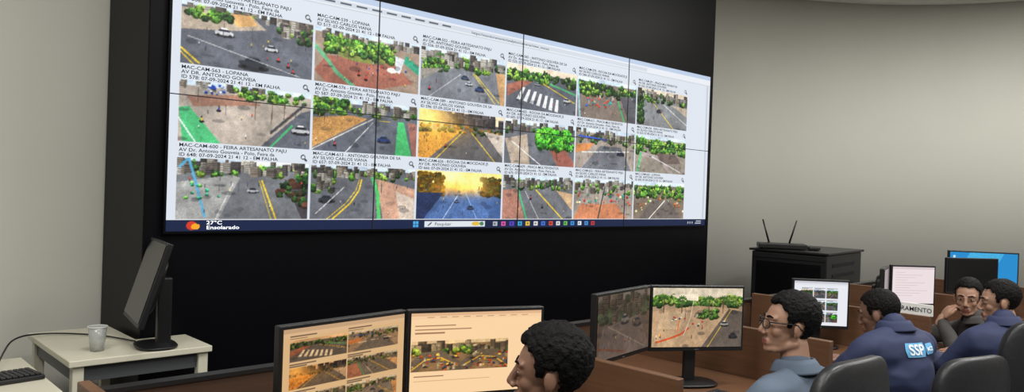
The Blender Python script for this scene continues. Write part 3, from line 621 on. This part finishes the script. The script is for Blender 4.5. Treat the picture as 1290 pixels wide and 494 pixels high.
    for i in range(K):
        zz=1-2*(i+.5)/K; rr=math.sqrt(1-zz*zz); t=ga*i
        p=Vector((-.012+.094*rr*math.cos(t),.0765*rr*math.sin(t),.030+.089*zz))
        lim=.078 if p.x>.045 else (.045+ (p.x-.015)*.6 if p.x>.025 else (.022 if p.x>-.03 else -.045-hair_drop))
        if p.x>.012 and p.x<.03 and abs(p.y)>.06: lim=-.005
        if p.z<lim+random.uniform(-.003,.003): continue
        thin=.45+.55*min(1,max(0,(p.z+.01)/.07))
        r=hairr*random.uniform(.6,.75)*thin; q=p+(p-Vector((-.012,0,.03))).normalized()*hairr*random.uniform(0,.35)*thin
        ell(bm,q,(r,)*3,sub=1)
    ell(bm,(-.02,0,.045),(.088,.07,.075))
    hmh=remesh(bm,'hair',.0034,2)
    nh=len(hmh.vertices); hc_=np.empty(nh*3,np.float32); hmh.vertices.foreach_get('co',hc_); hc_=hc_.reshape(-1,3); hn=np.array([v.normal[:] for v in hmh.vertices])
    ff=np.array([noise.noise(Vector(c_)*120)+.6*noise.noise(Vector(c_)*260) for c_ in hc_.tolist()])
    hmh.vertices.foreach_set('co',(hc_+hn*(hairr*.10*ff)[:,None]).astype(np.float32).ravel()); hmh.update()
    addobj('hair',hmh,hairm,h)
    if glasses:
        bm=MB()
        for s in(1,-1):
            k=20; pts=[]
            for i in range(k):
                a=2*math.pi*i/k; cy=math.copysign(abs(math.cos(a))**.6,math.cos(a)); cz=math.copysign(abs(math.sin(a))**.6,math.sin(a))
                pts.append(Vector((.104-(.009 if cy*s>0 else 0)*abs(cy),s*.033+.026*cy,-.002+.017*cz)))
            for i in range(k): cap(bm,pts[i],pts[(i+1)%k],.0022,.0022,1)
            cap(bm,(.094,s*.060,.006),(.0,s*.083,.008),.0024,.0022,1); cap(bm,(.0,s*.083,.008),(-.02,s*.082,-.012),.0022,.002,1)
        cap(bm,(.104,-.008,.002),(.104,.008,.002),.002,.002,1)
        fin('eyeglasses',bm,M_plas,h,smooth=True)
    return e,bvh
def decal(e,bvh,name,pts_me,m,off=.004):
    for v in pts_me.vertices:
        hit=bvh.ray_cast(Vector((-1,v.co.y,v.co.z)),Vector((1,0,0)))
        if hit[0] is not None: v.co=hit[0]+Vector((-off,0,0))
    addobj(name,pts_me,m,e)
def yawof(v): return math.atan2(v[1],v[0])
S1=skin('skin_brown',(132,97,79)); S2=skin('skin_tan',(156,119,98)); S3=skin('skin_dark',(118,86,71))
navy=mat('navy_uniform',(36,44,76),.8,var=.12,scale=14,bump=.1); slate=mat('slate_shirt',(78,90,106),.85,var=.12,scale=14,bump=.1)
grayt=mat('dark_trousers',(32,34,42),.85,var=.1,scale=14); camo=mat('dark_camouflage',(58,56,54),.85,var=.5,scale=18,bump=.1); blk=mat('black_shirt',(24,26,32),.8,var=.1,scale=14)
def rel(hip,yaw,pt):
    d=Vector((pt[0]-hip[0],pt[1]-hip[1])); return (d.x*math.cos(yaw)+d.y*math.sin(yaw), -d.x*math.sin(yaw)+d.y*math.cos(yaw))
FN=yawof((-.687,.727))
# P1
hip=(.20,1.86); hx=rel(hip,FN,(.112,1.95))
person(*hip,FN,(hx[0]-.03,hx[1],.99),(hx[0],hx[1],1.145),yawof((-.97,.12))-FN,S1,blk,grayt,M_hair,hairr=.021,hscale=.94)
chair(hip[0]+.02,hip[1]-.02,FN,1.0)
# P2
y2=yawof((-.62,.78)); hip=(.975,2.62); hx=rel(hip,y2,(.965,2.63))
person(*hip,y2,(hx[0]-.03,hx[1],1.03),(hx[0],hx[1],1.175),yawof((-.98,.02))-y2,S2,slate,grayt,M_hair,head_pitch=.06,glasses=True,hairr=.016,hair_drop=.01,hscale=.90)
chair(.93,2.62,y2,1.11)
# P3
y3=yawof((-.45,.89)); hip=(1.76,3.36); hx=rel(hip,y3,(1.705,3.50))
e,b=person(*hip,y3,(hx[0]-.07,hx[1]*.5,1.045),(hx[0]+.02,hx[1],1.095),yawof((-.75,.65))-y3,S3,navy,grayt,M_hairb,head_pitch=-.25,hairr=.012,hscale=.88)
def textmesh(body,size,cy,cz,bold=.0):
    cu=bpy.data.curves.new('t','FONT'); cu.body=body; cu.size=size; cu.align_x='CENTER'; cu.align_y='CENTER'; cu.offset=bold
    o=bpy.data.objects.new('t',cu); COL.objects.link(o); dg=bpy.context.evaluated_depsgraph_get(); me=bpy.data.meshes.new_from_object(o.evaluated_get(dg)); bpy.data.objects.remove(o)
    me.materials.clear()
    for v in me.vertices: v.co=Vector((0,cy-v.co.x,cz+v.co.y))
    return me
def patch(cy,cz,w,h,n=16):
    bm=MB(); g=[]
    for j in range(9):
        row=[]
        for i in range(n+1):
            a=-1+2*i/n; b_=-1+2*j/8; k=max(0,abs(b_)-.3); row.append(bm.verts.new((0,cy+a*(w/2)*(1-.18*k),cz+b_*h/2)))
        g.append(row)
    for j in range(8):
        for i in range(n): bm.faces.new((g[j][i],g[j][i+1],g[j+1][i+1],g[j+1][i]))
    return bm.mesh('p')
lb=mat('light_blue_print',(95,160,205),.7,var=.05); wp=mat('white_print',(225,230,235),.7,var=.03)
decal(e,b,'back_patch',patch(.012,.968,.115,.058),lb,.004)
decal(e,b,'back_letters',textmesh('SSP',.060,.012,.968,.0012),wp,.007)
decal(e,b,'back_emblem',patch(-.082,.968,.062,.045),lb,.004)
decal(e,b,'back_emblem_text',textmesh('MCZ',.022,-.082,.968,.0006),wp,.007)
chair(hip[0]+.0,hip[1]-.05,y3,1.0)
# P5
y5=yawof((-.14,.99)); hip=(2.36,3.62); hx=rel(hip,y5,(2.395,3.74))
e,b=person(*hip,y5,(hx[0]-.05,hx[1]*.6,1.045),(hx[0]+.01,hx[1],1.14),yawof((-.92,.35))-y5,S2,navy,grayt,M_hairb,head_pitch=-.1,hairr=.012,hscale=.86,shw=.155,elbows=[(hx[0]+.05,.195,.81),(hx[0]+.05,-.23,.81)],wrists=[(hx[0]+.29,.09,.82),(hx[0]+.30,-.13,.82)])
chair(2.31,3.56,yawof((-.1,1)),1.12)
# P4
y4=yawof((-.93,.1)); hip=(2.80,4.42); hx=rel(hip,y4,(2.625,4.36))
person(*hip,y4,(hx[0]-.03,hx[1],.955),(hx[0]+.02,hx[1],1.085),yawof((-.62,-.78))-y4,S2,camo,camo,M_hairb,head_pitch=-.15,hairr=.012,hscale=.86,shw=.165,
  elbows=[(hx[0]+.15,.24,.80),(hx[0]+.16,-.22,.80)],wrists=[(hx[0]+.16,.10,.925),(hx[0]+.36,-.12,.84)],handdir=[(-.55,-.15,1),None],curl=.9)
chair(hip[0]+.03,hip[1],y4,.95)
# ================= LIGHTS =================
M_lamp=mat('led_diffuser',(255,252,246),.5,emit=3)
def lamp(x,y,w,h,power,yaw=0):
    e=empty('ceiling_light_panel',(x,y,CEIL),yaw)
    bm=MB(); box(bm,(0,0,-.02),(w+.06,h+.06,.04)); fin('light_frame',bm,M_white,e,bev=.004)
    bm=MB(); box(bm,(0,0,-.042),(w,h,.006)); fin('diffuser',bm,M_lamp,e)
    l=bpy.data.lights.new('led','AREA'); l.shape='RECTANGLE'; l.size=w; l.size_y=h; l.energy=power; l.color=(1,.985,.945)
    o=bpy.data.objects.new('led_light',l); COL.objects.link(o); o.parent=e; o.location=(0,0,-.06)
for x,y,p in((-1.6,.6,70),(1.2,.2,72),(4.2,.8,72),(2.0,3.0,70),(4.8,3.6,92),(4.6,6.4,92),(-.6,2.3,38)):
    lamp(x,y,1.2,.6,p,YAW)
wd=bpy.data.worlds.new('room_world'); sc.world=wd; wd.use_nodes=True; wd.node_tree.nodes['Background'].inputs[0].default_value=(.5,.5,.5,1); wd.node_tree.nodes['Background'].inputs[1].default_value=.1
# ================= CAMERA =================
cd=bpy.data.cameras.new('camera'); cd.sensor_width=36; cd.lens=970/1290*36; cd.clip_start=.02
cam=bpy.data.objects.new('camera',cd); COL.objects.link(cam)
cam.matrix_world=Matrix.Translation((0,0,EYE))@Matrix.Rotation(math.radians(90-.4725),4,'X')@Matrix.Rotation(math.radians(2.0),4,'Z')
sc.camera=cam
